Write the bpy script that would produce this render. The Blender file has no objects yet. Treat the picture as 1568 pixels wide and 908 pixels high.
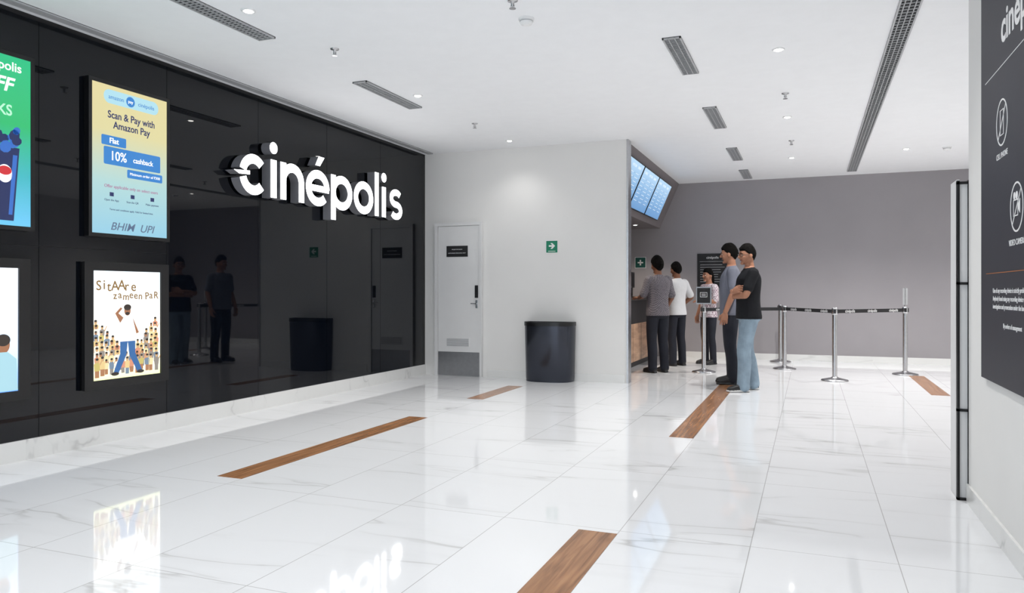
import bpy, bmesh, math, random
from mathutils import Vector, Matrix, noise as mnoise
from mathutils.bvhtree import BVHTree
random.seed(7)
scene=bpy.context.scene
COL=scene.collection
HC=3.07
try:
    scene.view_settings.view_transform='Standard'
    scene.view_settings.look='None'
    scene.view_settings.exposure=0.2
except Exception as e: print(e)

# ------------------------------------------------------------ materials
def s2l(c):
    return tuple(((x/255)/12.92 if x/255<=0.04045 else ((x/255+0.055)/1.055)**2.4) for x in c)
MATS={}
def M(name,rgb,rough=0.5,metal=0.0,es=0.0,var=0.0,vscale=8.0,bump=0.0,bscale=60.0,spec=0.5,coat=0.0,alpha=None,stretch=None):
    if name in MATS: return MATS[name]
    m=bpy.data.materials.new(name); m.use_nodes=True
    nt=m.node_tree; b=nt.nodes['Principled BSDF']
    c=s2l(rgb)
    b.inputs['Base Color'].default_value=(*c,1)
    b.inputs['Roughness'].default_value=rough
    b.inputs['Metallic'].default_value=metal
    b.inputs['Specular IOR Level'].default_value=spec
    b.inputs['Coat Weight'].default_value=coat
    tc=nt.nodes.new('ShaderNodeTexCoord')
    mp=nt.nodes.new('ShaderNodeMapping'); nt.links.new(tc.outputs['Object'],mp.inputs[0])
    if stretch: mp.inputs['Scale'].default_value=stretch
    if es>0:
        b.inputs['Base Color'].default_value=(0.02,0.02,0.02,1)
        b.inputs['Emission Color'].default_value=(*c,1)
        b.inputs['Emission Strength'].default_value=es
    if var>0:
        n=nt.nodes.new('ShaderNodeTexNoise'); n.inputs['Scale'].default_value=vscale; n.inputs['Detail'].default_value=4
        nt.links.new(mp.outputs[0],n.inputs['Vector'])
        r=nt.nodes.new('ShaderNodeValToRGB')
        r.color_ramp.elements[0].position=0.3; r.color_ramp.elements[1].position=0.7
        r.color_ramp.elements[0].color=(*[x*(1-var) for x in c],1)
        r.color_ramp.elements[1].color=(*[min(1,x*(1+var)) for x in c],1)
        nt.links.new(n.outputs['Fac'],r.inputs[0]); nt.links.new(r.outputs[0],b.inputs['Emission Color' if es>0 else 'Base Color'])
    if bump>0:
        n=nt.nodes.new('ShaderNodeTexNoise'); n.inputs['Scale'].default_value=bscale; n.inputs['Detail'].default_value=3
        nt.links.new(mp.outputs[0],n.inputs['Vector'])
        bp=nt.nodes.new('ShaderNodeBump'); bp.inputs['Strength'].default_value=bump; bp.inputs['Distance'].default_value=0.01
        nt.links.new(n.outputs['Fac'],bp.inputs['Height']); nt.links.new(bp.outputs[0],b.inputs['Normal'])
    MATS[name]=m
    return m

def mth(nt,op,a,b=None,c=None,clamp=False):
    n=nt.nodes.new('ShaderNodeMath'); n.operation=op; n.use_clamp=clamp
    for i,v in enumerate((a,b,c)):
        if v is None: continue
        if isinstance(v,(int,float)): n.inputs[i].default_value=v
        else: nt.links.new(v,n.inputs[i])
    return n.outputs[0]

def marble(name,tile=True,rough=0.05,base=(235,236,238),vein=(178,177,176),amt=0.55):
    m=bpy.data.materials.new(name); m.use_nodes=True
    nt=m.node_tree; b=nt.nodes['Principled BSDF']
    g=nt.nodes.new('ShaderNodeNewGeometry')
    sp=nt.nodes.new('ShaderNodeSeparateXYZ'); nt.links.new(g.outputs['Position'],sp.inputs[0])
    tx=mth(nt,'DIVIDE',mth(nt,'ADD',sp.outputs[0],0.85),0.6)
    ty=mth(nt,'DIVIDE',mth(nt,'SUBTRACT',sp.outputs[1],3.55),1.2)
    cb=nt.nodes.new('ShaderNodeCombineXYZ')
    nt.links.new(mth(nt,'FLOOR',tx),cb.inputs[0]); nt.links.new(mth(nt,'FLOOR',ty),cb.inputs[1])
    wn=nt.nodes.new('ShaderNodeTexWhiteNoise'); wn.noise_dimensions='3D'; nt.links.new(cb.outputs[0],wn.inputs['Vector'])
    vs=nt.nodes.new('ShaderNodeVectorMath'); vs.operation='SCALE'; vs.inputs['Scale'].default_value=23.0
    nt.links.new(wn.outputs['Color'],vs.inputs[0])
    mp=nt.nodes.new('ShaderNodeMapping'); mp.inputs['Rotation'].default_value=(0,0,-0.10); mp.inputs['Scale'].default_value=(0.45,2.6,1.5)
    nt.links.new(g.outputs['Position'],mp.inputs[0])
    va=nt.nodes.new('ShaderNodeVectorMath'); va.operation='ADD'
    nt.links.new(mp.outputs[0],va.inputs[0]); nt.links.new(vs.outputs[0],va.inputs[1])
    n1=nt.nodes.new('ShaderNodeTexNoise'); n1.inputs['Scale'].default_value=0.8; n1.inputs['Detail'].default_value=4; n1.inputs['Roughness'].default_value=0.5; n1.inputs['Distortion'].default_value=0.25
    nt.links.new(va.outputs[0],n1.inputs['Vector'])
    d=mth(nt,'ABSOLUTE',mth(nt,'SUBTRACT',n1.outputs['Fac'],0.5))
    v=mth(nt,'SUBTRACT',1.0,mth(nt,'DIVIDE',d,0.012),clamp=True)
    wide=mth(nt,'SUBTRACT',1.0,mth(nt,'DIVIDE',d,0.08),clamp=True)
    n2=nt.nodes.new('ShaderNodeTexNoise'); n2.inputs['Scale'].default_value=1.3; n2.inputs['Detail'].default_value=2
    nt.links.new(va.outputs[0],n2.inputs['Vector'])
    mask=mth(nt,'MULTIPLY',mth(nt,'SUBTRACT',n2.outputs['Fac'],0.47),5.0,clamp=True)
    f=mth(nt,'ADD',mth(nt,'MULTIPLY',v,amt),mth(nt,'MULTIPLY',wide,0.12))
    f=mth(nt,'MULTIPLY',f,mask,clamp=True)
    mx=nt.nodes.new('ShaderNodeMix'); mx.data_type='RGBA'
    mx.inputs[6].default_value=(*s2l(base),1); mx.inputs[7].default_value=(*s2l(vein),1)
    nt.links.new(f,mx.inputs[0])
    out=mx.outputs[2]
    if tile:
        gx=mth(nt,'ABSOLUTE',mth(nt,'SUBTRACT',mth(nt,'FRACT',tx),0.5))
        gy=mth(nt,'ABSOLUTE',mth(nt,'SUBTRACT',mth(nt,'FRACT',ty),0.5))
        ex=mth(nt,'GREATER_THAN',gx,0.5-0.0034); ey=mth(nt,'GREATER_THAN',gy,0.5-0.0016)
        e=mth(nt,'MULTIPLY',mth(nt,'MAXIMUM',ex,ey),0.65)
        m2=nt.nodes.new('ShaderNodeMix'); m2.data_type='RGBA'
        nt.links.new(e,m2.inputs[0]); nt.links.new(out,m2.inputs[6]); m2.inputs[7].default_value=(*s2l((150,148,146)),1)
        out=m2.outputs[2]
    nt.links.new(out,b.inputs['Base Color'])
    b.inputs['Roughness'].default_value=rough
    b.inputs['Specular IOR Level'].default_value=0.7
    return m

def woodmat(name,c1,c2,rough=0.3,axis='y'):
    m=bpy.data.materials.new(name); m.use_nodes=True
    nt=m.node_tree; b=nt.nodes['Principled BSDF']
    g=nt.nodes.new('ShaderNodeNewGeometry')
    mp=nt.nodes.new('ShaderNodeMapping'); mp.inputs['Scale'].default_value=(40,2.2,40) if axis=='y' else (40,2.0,12)
    nt.links.new(g.outputs['Position'],mp.inputs[0])
    n=nt.nodes.new('ShaderNodeTexNoise'); n.inputs['Scale'].default_value=1.0; n.inputs['Detail'].default_value=6; n.inputs['Distortion'].default_value=0.6
    nt.links.new(mp.outputs[0],n.inputs['Vector'])
    r=nt.nodes.new('ShaderNodeValToRGB'); r.color_ramp.elements[0].position=0.32; r.color_ramp.elements[1].position=0.68
    r.color_ramp.elements[0].color=(*s2l(c1),1); r.color_ramp.elements[1].color=(*s2l(c2),1)
    nt.links.new(n.outputs['Fac'],r.inputs[0]); nt.links.new(r.outputs[0],b.inputs['Base Color'])
    b.inputs['Roughness'].default_value=rough
    return m

def gradmat(name,stops,es,lo,hi,axis=1):
    m=bpy.data.materials.new(name); m.use_nodes=True
    nt=m.node_tree; b=nt.nodes['Principled BSDF']
    b.inputs['Base Color'].default_value=(0.02,0.02,0.02,1); b.inputs['Roughness'].default_value=0.15
    tc=nt.nodes.new('ShaderNodeTexCoord'); sp=nt.nodes.new('ShaderNodeSeparateXYZ'); nt.links.new(tc.outputs['Object'],sp.inputs[0])
    mr=nt.nodes.new('ShaderNodeMapRange'); mr.inputs[1].default_value=lo; mr.inputs[2].default_value=hi
    nt.links.new(sp.outputs[axis],mr.inputs[0])
    r=nt.nodes.new('ShaderNodeValToRGB')
    els=r.color_ramp.elements
    while len(els)<len(stops): els.new(0.5)
    for e,(p,c) in zip(els,stops): e.position=p; e.color=(*s2l(c),1)
    nt.links.new(mr.outputs[0],r.inputs[0]); nt.links.new(r.outputs[0],b.inputs['Emission Color'])
    b.inputs['Emission Strength'].default_value=es
    return m

def checkmat(name,c1,c2,c3,scale):
    m=bpy.data.materials.new(name); m.use_nodes=True
    nt=m.node_tree; b=nt.nodes['Principled BSDF']; b.inputs['Roughness'].default_value=0.85
    tc=nt.nodes.new('ShaderNodeTexCoord')
    ck=nt.nodes.new('ShaderNodeTexChecker'); ck.inputs['Scale'].default_value=scale
    ck.inputs['Color1'].default_value=(*s2l(c1),1); ck.inputs['Color2'].default_value=(*s2l(c2),1)
    nt.links.new(tc.outputs['Object'],ck.inputs['Vector'])
    n=nt.nodes.new('ShaderNodeTexNoise'); n.inputs['Scale'].default_value=scale*0.8; nt.links.new(tc.outputs['Object'],n.inputs['Vector'])
    mx=nt.nodes.new('ShaderNodeMix'); mx.data_type='RGBA'; mx.inputs[7].default_value=(*s2l(c3),1)
    f=mth(nt,'MULTIPLY',mth(nt,'SUBTRACT',n.outputs['Fac'],0.5),6.0,clamp=True)
    nt.links.new(f,mx.inputs[0]); nt.links.new(ck.outputs['Color'],mx.inputs[6]); nt.links.new(mx.outputs[2],b.inputs['Base Color'])
    return m

# ------------------------------------------------------------ mesh builder
class MB:
    def __init__(s): s.v=[]; s.f=[]; s.m=[]; s.mats=[]; s.sm=[]
    def mi(s,mat):
        if mat not in s.mats: s.mats.append(mat)
        return s.mats.index(mat)
    def add(s,verts,faces,mat,smooth=False):
        o=len(s.v); s.v+= [tuple(v) for v in verts]; k=s.mi(mat)
        for f in faces: s.f.append(tuple(i+o for i in f)); s.m.append(k); s.sm.append(smooth)
    def box(s,x0,x1,y0,y1,z0,z1,mat,bev=0.0):
        if bev>0:
            bm=bmesh.new(); r=bmesh.ops.create_cube(bm,size=1)
            for v in bm.verts: v.co=Vector(((x0+x1)/2+v.co.x*(x1-x0),(y0+y1)/2+v.co.y*(y1-y0),(z0+z1)/2+v.co.z*(z1-z0)))
            bmesh.ops.bevel(bm,geom=list(bm.edges),offset=bev,segments=2,affect='EDGES',profile=0.5)
            bm.verts.ensure_lookup_table()
            s.add([v.co.copy() for v in bm.verts],[[v.index for v in f.verts] for f in bm.faces],mat); bm.free(); return
        v=[(x,y,z) for x in (x0,x1) for y in (y0,y1) for z in (z0,z1)]
        s.add(v,[(0,1,3,2),(4,6,7,5),(0,4,5,1),(2,3,7,6),(0,2,6,4),(1,5,7,3)],mat)
    def prism(s,pts,z0,z1,mat,side=None):
        n=len(pts); v=[(p[0],p[1],z0) for p in pts]+[(p[0],p[1],z1) for p in pts]
        a=sum(pts[i][0]*pts[(i+1)%n][1]-pts[(i+1)%n][0]*pts[i][1] for i in range(n))
        if a<0: v=[(p[0],p[1],z0) for p in pts[::-1]]+[(p[0],p[1],z1) for p in pts[::-1]]
        s.add(v,[tuple(range(n,2*n))],mat)
        s.add(v,[tuple(range(n-1,-1,-1))]+[(i,(i+1)%n,n+(i+1)%n,n+i) for i in range(n)],side or mat)
    def rect(s,x0,x1,y0,y1,z0,z1,mat): s.box(x0,x1,y0,y1,z0,z1,mat)
    def rrect(s,x0,x1,y0,y1,r,z0,z1,mat,n=6):
        p=[]
        for cx,cy,a in ((x1-r,y0+r,-90),(x1-r,y1-r,0),(x0+r,y1-r,90),(x0+r,y0+r,180)):
            for i in range(n+1):
                t=math.radians(a+90*i/n); p.append((cx+r*math.cos(t),cy+r*math.sin(t)))
        s.prism(p,z0,z1,mat)
    def ell(s,cx,cy,rx,ry,z0,z1,mat,n=28,rot=0):
        p=[]
        for i in range(n):
            t=2*math.pi*i/n; x=rx*math.cos(t); y=ry*math.sin(t)
            p.append((cx+x*math.cos(rot)-y*math.sin(rot),cy+x*math.sin(rot)+y*math.cos(rot)))
        s.prism(p,z0,z1,mat)
    def ribbon(s,c,w,z0,z1,mat,side=None,closed=False):
        n=len(c); L=[];R=[]
        for i in range(n):
            a=Vector(c[(i-1)%n] if closed else c[max(i-1,0)]); b=Vector(c[(i+1)%n] if closed else c[min(i+1,n-1)])
            t=(b-a); t=t.normalized(); nn=Vector((-t.y,t.x))
            p=Vector(c[i]); L.append(p+nn*w/2); R.append(p-nn*w/2)
        v=[(p.x,p.y,z1) for p in L]+[(p.x,p.y,z1) for p in R]+[(p.x,p.y,z0) for p in L]+[(p.x,p.y,z0) for p in R]
        fr=[];sd=[]
        for i in range(n if closed else n-1):
            j=(i+1)%n
            fr.append((i,n+i,n+j,j)); sd.append((2*n+i,2*n+j,3*n+j,3*n+i))
            sd.append((i,j,2*n+j,2*n+i)); sd.append((n+i,3*n+i,3*n+j,n+j))
        if not closed:
            sd.append((0,2*n,3*n,n)); sd.append((n-1,2*n-1,4*n-1,3*n-1))
        s.add(v,fr,mat); s.add(v,sd,side or mat)
    def lathe(s,cx,cy,prof,mat,n=32,ax=1.0,ay=1.0):
        v=[];f=[]
        for r,z in prof:
            for i in range(n):
                t=2*math.pi*i/n; v.append((cx+r*ax*math.cos(t),cy+r*ay*math.sin(t),z))
        for k in range(len(prof)-1):
            for i in range(n):
                j=(i+1)%n; f.append((k*n+i,k*n+j,(k+1)*n+j,(k+1)*n+i))
        s.add(v,f,mat,True)
        s.add(v,[tuple(range(n-1,-1,-1)),tuple(range((len(prof)-1)*n,len(prof)*n))],mat)
    def text(s,body,x,y,size,z,mat,align='CENTER',bold=0.0,ext=0.0006,sx=1.0,shear=0.0,rot=0.0):
        cu=bpy.data.curves.new('t','FONT'); cu.body=body; cu.size=size; cu.align_x=align; cu.align_y='CENTER'
        cu.extrude=ext; cu.offset=bold; cu.shear=shear; cu.resolution_u=4
        o=bpy.data.objects.new('t',cu); COL.objects.link(o)
        bpy.context.view_layer.update()
        dg=bpy.context.evaluated_depsgraph_get()
        me=bpy.data.meshes.new_from_object(o.evaluated_get(dg))
        c,sn=math.cos(rot),math.sin(rot)
        vs=[]
        for v in me.vertices:
            a=v.co.x*sx; b=v.co.y
            vs.append((x+a*c-b*sn,y+a*sn+b*c,z+v.co.z))
        s.add(vs,[tuple(p.vertices) for p in me.polygons],mat)
        bpy.data.objects.remove(o); bpy.data.meshes.remove(me); bpy.data.curves.remove(cu)
    def obj(s,name,matrix=None,parent=None):
        me=bpy.data.meshes.new(name); me.from_pydata(s.v,[],s.f)
        for m in s.mats: me.materials.append(m)
        me.polygons.foreach_set('material_index',s.m); me.polygons.foreach_set('use_smooth',s.sm)
        me.update()
        o=bpy.data.objects.new(name,me); COL.objects.link(o)
        if parent: o.parent=parent
        if matrix is not None: o.matrix_world=matrix
        return o
def frame(org,ax,ay,az):
    m=Matrix.Identity(4)
    for i in range(3):
        m[i][0]=ax[i]; m[i][1]=ay[i]; m[i][2]=az[i]; m[i][3]=org[i]
    return m
def LW(y,z,x=-5.0): return frame((x,y,z),(0,1,0),(0,0,1),(1,0,0))
def BW(x,z,y): return frame((x,y,z),(1,0,0),(0,0,1),(0,-1,0))
def RW(y,z,x): return frame((x,y,z),(0,-1,0),(0,0,1),(-1,0,0))
def box_obj(name,x0,x1,y0,y1,z0,z1,mat):
    b=MB(); b.box(x0,x1,y0,y1,z0,z1,mat); return b.obj(name)

m_floor=marble('marble_floor_tiles')
m_skirt=marble('marble_skirting',tile=False,rough=0.15,base=(232,232,230),amt=0.5)
m_ceil=M('ceiling_paint',(246,247,249),0.9,var=0.01)
m_white=M('white_wall_paint',(233,232,230),0.75,var=0.015,vscale=2)
m_grey=M('grey_wall_paint',(158,154,157),0.7,var=0.03,vscale=1.5)
m_dgrey=M('dark_grey_paint',(124,117,119),0.6,var=0.03)
m_glassblk=M('black_glass_cladding',(6,9,16),0.02,spec=0.38,var=0.05,vscale=0.5)
m_seam=M('panel_seam',(4,4,5),0.4)
m_blk=M('black_plastic',(13,13,15),0.35,var=0.1)
m_blkm=M('black_matte',(22,22,25),0.55,var=0.08)
m_steel=M('brushed_steel',(190,190,192),0.25,metal=1.0,var=0.06,vscale=30)
m_steel2=M('kick_plate_steel',(150,150,152),0.38,metal=1.0,var=0.05,vscale=20)
m_wt=M('white_print',(240,240,240),0.6,var=0.01)
m_door=M('white_door_laminate',(228,228,228),0.45,var=0.01)
m_wood=woodmat('wood_inlay',(124,84,54),(176,127,88),0.2)
m_woodc=woodmat('counter_wood',(175,132,102),(220,180,146),0.4,'z')
m_grille=M('grille_metal',(180,181,183),0.5,var=0.03)
m_gdark=M('grille_painted_shade',(30,30,32),0.9,var=0.1)
m_lamp=M('lamp_lens',(255,252,246),0.4,es=18)

# ------------------------------------------------------------ room shell
box_obj('floor',-5.3,4.3,-3.0,13.7,-0.1,0.0,m_floor)
box_obj('ceiling',-5.3,4.3,-3.0,13.7,HC,HC+0.12,m_ceil)
YB=9.31
b=MB(); b.box(-5.3,-5.012,-3.0,YB+0.15,0,HC,m_blk)
b.box(-5.012,-5.0,-3.0,YB,0.14,3.035,m_seam)
ys=[4.77+1.12*k for k in range(-6,5)]
for i in range(len(ys)-1):
    y0,y1=ys[i]+0.002,min(ys[i+1],YB+0.0)-0.002
    if y0>YB: continue
    for z0,z1 in ((0.142,1.468),(1.472,3.033)) if i<6 else ((0.142,3.033),):
        b.box(-5.001,-4.996,y0,y1,z0,z1,m_glassblk)
b.obj('wall_left')
box_obj('baseboard_left',-5.012,-4.985,-3.0,YB,0,0.14,m_skirt)
box_obj('wall_back',-5.0,-2.14,YB,YB+0.15,0,HC,m_white)
box_obj('baseboard_back',-4.05,-2.16,YB-0.012,YB,0,0.10,m_skirt)
box_obj('trim_corner',-2.142,-2.118,YB-0.006,YB+0.156,0,HC,m_steel)
box_obj('wall_rear',-3.95,4.3,13.5,13.65,0,HC,m_grey)
box_obj('baseboard_rear',-2.5,4.1,13.482,13.5,0,0.10,m_skirt)
box_obj('wall_side',4.1,4.3,4.9,13.5,0,HC,m_white)
box_obj('wall_right',0.81,0.97,-3.0,4.75,0,HC,m_white)
box_obj('wall_return',0.97,4.3,4.6,4.75,0,HC,m_white)
box_obj('baseboard_right',0.797,0.81,-3.0,4.74,0,0.10,m_skirt)
box_obj('wall_concession',-3.95,-3.8,YB+0.15,13.5,0,HC,m_dgrey)
b=MB()
prof=[(-2.16,HC),(-2.5,2.29),(-3.8,2.29),(-3.8,HC)]
v=[(x,y,z) for y in (YB+0.156,13.5) for x,z in prof]
b.add(v,[(3,2,1,0),(4,5,6,7),(0,1,5,4),(1,2,6,5),(2,3,7,6),(3,0,4,7)],m_dgrey)
b.obj('trim_bulkhead')

for x1,y0,y1 in ((-0.85,-0.1,3.5),(-0.85,6.0,9.6),(-3.25,3.68,6.1),(-3.25,7.35,8.55),(1.45,9.5,11.6)):
    box_obj('wood_floor_inlay',x1-0.19,x1,y0,y1,0.0,0.0015,m_wood)

# ------------------------------------------------------------ ceiling fixtures
def grille(x0,x1,y0,y1,name='ceiling_air_grille',fin=0.035,longn=2):
    b=MB(); z=HC
    b.box(x0,x1,y0,y1,z-0.004,z,m_gdark)  # flat dark backing, its colour stands in for shade inside the grille
    e=0.012
    b.box(x0,x0+e,y0,y1,z-0.014,z-0.004,m_grille); b.box(x1-e,x1,y0,y1,z-0.014,z-0.004,m_grille)
    b.box(x0,x1,y0,y0+e,z-0.014,z-0.004,m_grille); b.box(x0,x1,y1-e,y1,z-0.014,z-0.004,m_grille)
    for k in range(longn):
        x=x0+(x1-x0)*(k+1)/(longn+1); b.box(x-0.003,x+0.003,y0,y1,z-0.013,z-0.004,m_grille)
    n=int((y1-y0)/fin)
    for k in range(1,n):
        y=y0+(y1-y0)*k/n; b.box(x0,x1,y-0.003,y+0.003,z-0.012,z-0.004,m_grille)
    b.obj(name)
for y0,y1 in ((5.7,6.7),(8.0,9.05),(10.37,11.35),(12.3,13.25),(3.4,4.4)): grille(-1.04,-0.90,y0,y1)
for y0,y1 in ((5.85,6.9),(3.5,4.6),(1.2,2.2)): grille(-3.89,-3.74,y0,y1)
grille(0.55,0.69,1.5,13.05,'linear_air_diffuser',0.06,3)
grille(-4.93,-4.85,-2.5,YB-0.05,'linear_air_diffuser',0.30,4)

def downlight(x,y,P=30,z=HC,col=(1.0,0.98,0.955),cone=128):
    b=MB(); b.lathe(0,0,[(0.048,0),(0.048,-0.006),(0.040,-0.010),(0.028,-0.004)],m_wt,24)
    b.lathe(0,0,[(0.026,-0.0045),(0.026,-0.011)],m_lamp,20)
    o=b.obj('seen_or_added_downlight',Matrix.Translation((x,y,z)))
    l=bpy.data.lights.new('downlight_lamp','SPOT'); l.energy=P; l.spot_size=math.radians(cone); l.spot_blend=1.0
    l.shadow_soft_size=0.035; l.color=col
    lo=bpy.data.objects.new('lamp',l); COL.objects.link(lo); lo.parent=o; lo.matrix_world=Matrix.Translation((x,y,z-0.03))
PW=150
for x,y,k in ((-0.23,6.3,0.9),(-0.23,8.77,1.05),(-0.24,11.44,1.2),(1.2,11.3,1.2),(-3.56,6.48,1.15),(-3.54,8.84,0.08),(-3.56,4.1,0.55),(-3.56,1.7,0.45),(-3.56,-0.8,0.4),  # front end of the left row: extra downlights added to even the light
            (-1.85,2.4,0.4),(-1.85,0.0,0.4),(-0.23,3.8,0.4),(-0.23,1.4,0.4),(-0.23,-1.0,0.4),(2.7,11.3,1.3),(2.7,8.0,1.3)):  # unseen extra downlights, added to even out the room light
    downlight(x,y,PW*k)
for y in (10.2,11.4,12.6): downlight(-2.75,y,60,2.29,(1.0,0.88,0.74))
def sprinkler(x,y):
    b=MB(); b.lathe(0,0,[(0.035,0),(0.033,-0.006),(0.012,-0.008),(0.010,-0.035),(0.006,-0.04),(0.006,-0.05),(0.022,-0.052),(0.022,-0.055)],m_steel,20)
    for a in (0,math.pi): 
        b.box(0.012*math.cos(a)-0.002,0.012*math.cos(a)+0.002,-0.002,0.002,-0.052,-0.03,m_steel)
    b.obj('fire_sprinkler',Matrix.Translation((x,y,HC)))
for p in ((-3.49,5.0),(-3.55,7.8),(-0.22,7.72),(-0.216,10.16),(-1.82,4.60)): sprinkler(*p)
def detector(x,y):
    b=MB(); b.lathe(0,0,[(0.055,0),(0.055,-0.012),(0.045,-0.016),(0.045,-0.03),(0.038,-0.042),(0.02,-0.048)],m_wt,28)
    b.lathe(0,0,[(0.047,-0.019),(0.047,-0.024)],m_grille,28)
    b.obj('smoke_detector',Matrix.Translation((x,y,HC)))
detector(-1.85,4.94); detector(1.69,11.37)

# ------------------------------------------------------------ illuminated sign
m_sign=M('sign_face_light',(255,255,255),0.4,es=4.5)
m_side=M('sign_return_metal',(150,150,156),0.35,metal=0.3,var=0.05)
b=MB()
XH=0.37; T=0.088; Z0,Z1=0.02,0.125
def arc(cx,cy,rx,ry,a0,a1,n=36): return [(cx+rx*math.cos(math.radians(a0+(a1-a0)*i/n)),cy+ry*math.sin(math.radians(a0+(a1-a0)*i/n))) for i in range(n+1)]
def rib(c,w=T,closed=False): b.ribbon(c,w,Z0,Z1,m_sign,m_side,closed)
def dot(cx,cy,r): 
    p=[(cx+r*math.cos(2*math.pi*i/24),cy+r*math.sin(2*math.pi*i/24)) for i in range(24)]
    b.prism(p,Z0,Z1,m_sign,m_side)
o0=5.49
ry=XH/2+0.006-T/2; cy=XH/2
cx=0.19; rx=0.19-T/2
rib(arc(cx,cy,rx,ry,42,166)); rib(arc(cx,cy,rx,ry,194,318))
b.prism([(-0.07,cy+0.012),(0.14,cy+0.03),(0.14,cy-0.005),(0.0,cy-0.016)],Z0,Z1,m_sign,m_side)
def bar(x0,x1,y0,y1): b.prism([(x0,y0),(x1,y0),(x1,y1),(x0,y1)],Z0,Z1,m_sign,m_side)
bar(0.43,0.43+T,0,XH); dot(0.43+T/2,0.485,0.057)
bar(0.575,0.575+T,0,XH)
rn=(0.375-T)/2; rib([(0.575+T/2,0.12)]+[]+arc(0.575+T/2+rn,XH-rn-T/2+0.006,rn,rn,180,0,30)+[(0.575+T/2+2*rn,0.0)])
cx=0.98+0.205; rx=0.205-T/2
rib(arc(cx,cy,rx,ry,-2,318,60)); bar(cx-rx,cx+rx+T*0.4,cy-0.036,cy+0.030)
b.prism([(cx-0.045,XH+0.055),(cx+0.035,XH+0.055),(cx+0.115,XH+0.155),(cx+0.015,XH+0.155)],Z0,Z1,m_sign,m_side)
cx=1.42+0.205
bar(1.42,1.42+T,-0.125,XH); rib(arc(cx,cy,rx,ry,0,360,60)[:-1],closed=True)
cx=1.865+0.203; rib(arc(cx,cy,rx,ry,0,360,60)[:-1],closed=True)
bar(2.31,2.31+T,0,0.525)
bar(2.475,2.475+T,0,XH); dot(2.475+T/2,0.485,0.057)
cx=2.64+0.17; w=0.078; r2=(XH+0.012-w)/4
top=arc(cx,XH+0.006-w/2-r2,0.115,r2,35,270,26); bot=arc(cx,-0.006+w/2+r2,0.115,r2,90,-145,26)
rib(top+bot[1:],w)
for xx in (0.47,0.62,1.46,2.35,2.52,1.02,1.95,2.8,0.1): b.box(xx-0.008,xx+0.008,0.05,0.066,0.001,0.03,m_side)
sg=b.obj('illuminated_wall_sign',LW(o0,2.07,-4.996))

# ------------------------------------------------------------ digital posters
def disp_frame(b,w,h,bez,d=0.05):
    b.box(0,w,0,h,0.001,d-0.006,m_blk)
    for x0,x1,y0,y1 in ((0,bez,0,h),(w-bez,w,0,h),(bez,w-bez,0,bez),(bez,w-bez,h-bez,h)):
        b.box(x0,x1,y0,y1,d-0.006,d,m_blk)
e_white=M('screen_white',(255,255,255),0.4,es=1.1)
def E(name,c,k=0.9): return M('screen_'+name,c,0.4,es=k)
WU,HU=0.755,1.185
g1=gradmat('payment_ad_gradient',[(0,(150,205,228)),(0.35,(176,214,214)),(0.7,(222,214,160)),(1,(226,214,158))],0.9,0.03,HU-0.03)
b=MB(); disp_frame(b,WU,HU,0.028); z=0.0445
b.rect(0.028,WU-0.028,0.028,HU-0.028,z,z+0.0005,g1); z+=0.001
e_nav=E('navy',(28,40,96)); e_blue=E('blue',(50,130,205)); e_pale=E('pale_blue',(176,222,236))
b.rrect(0.13,0.64,1.02,1.125,0.05,z,z+0.0005,e_pale)
b.ell(0.37,1.072,0.04,0.04,z+0.0006,z+0.001,e_blue)
b.text('pay',0.37,1.072,0.035,z+0.002,e_white)
b.text('amazon',0.24,1.07,0.045,z+0.001,e_blue); b.text('cinépolis',0.52,1.07,0.045,z+0.001,e_blue)
b.text('Scan & Pay with',0.385,0.935,0.078,z,e_nav,bold=0.0012,sx=0.88); b.text('Amazon Pay',0.385,0.86,0.078,z,e_nav,bold=0.0012,sx=0.88)
b.rrect(0.11,0.33,0.70,0.775,0.01,z,z+0.0005,e_blue); b.text('Flat',0.22,0.737,0.058,z+0.001,e_white,bold=0.001)
b.rrect(0.13,0.66,0.555,0.69,0.012,z,z+0.0005,e_blue); b.text('10%',0.26,0.622,0.1,z+0.001,e_white,bold=0.001,sx=0.9); b.text('cashback',0.49,0.618,0.058,z+0.001,e_white,bold=0.0006,sx=0.92)
b.rrect(0.34,0.68,0.475,0.54,0.01,z,z+0.0005,e_blue); b.text('Minimum order of ₹300',0.51,0.508,0.03,z+0.001,e_white)
b.text('Offer applicable only on select users',0.385,0.39,0.034,z,E('pink',(170,90,140)))
for i,t in enumerate(('Open the App','Scan the QR','Make payment')):
    xx=0.2+0.19*i; b.rect(xx-0.018,xx+0.018,0.315,0.345,z,z+0.0005,e_nav); b.text(t,xx,0.285,0.022,z,e_nav)
b.text('Terms and conditions apply. Valid for limited time.',0.385,0.215,0.02,z,e_nav)
b.text('BHIM  UPI',0.39,0.085,0.085,z,E('greyblue',(92,112,140)),shear=0.3,bold=0.0005,sx=1.1)
b.obj('digital_poster_display',LW(4.0,1.565,-4.996))
g2=gradmat('drink_ad_gradient',[(0,(110,200,245)),(0.3,(60,180,190)),(0.6,(40,185,110)),(1,(40,190,130))],0.95,0.03,HU-0.03)
b=MB(); disp_frame(b,WU,HU,0.028); z=0.0445
b.rect(0.028,WU-0.028,0.028,HU-0.028,z,z+0.0005,g2); z+=0.001
b.text('cinépolis',0.665,1.085,0.085,z,e_white,align='RIGHT',bold=0.001)
b.text('OFF',0.60,0.96,0.13,z,e_white,align='RIGHT',bold=0.003,shear=0.25)
b.text('ON DRINKS',0.60,0.79,0.10,z,E('mint',(190,250,215)),align='RIGHT',bold=0.002,sx=0.9)
e_cup=E('cup_navy',(16,36,92)); e_cup2=E('cup_blue',(50,110,200)); e_red=E('cup_red',(210,40,50))
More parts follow.
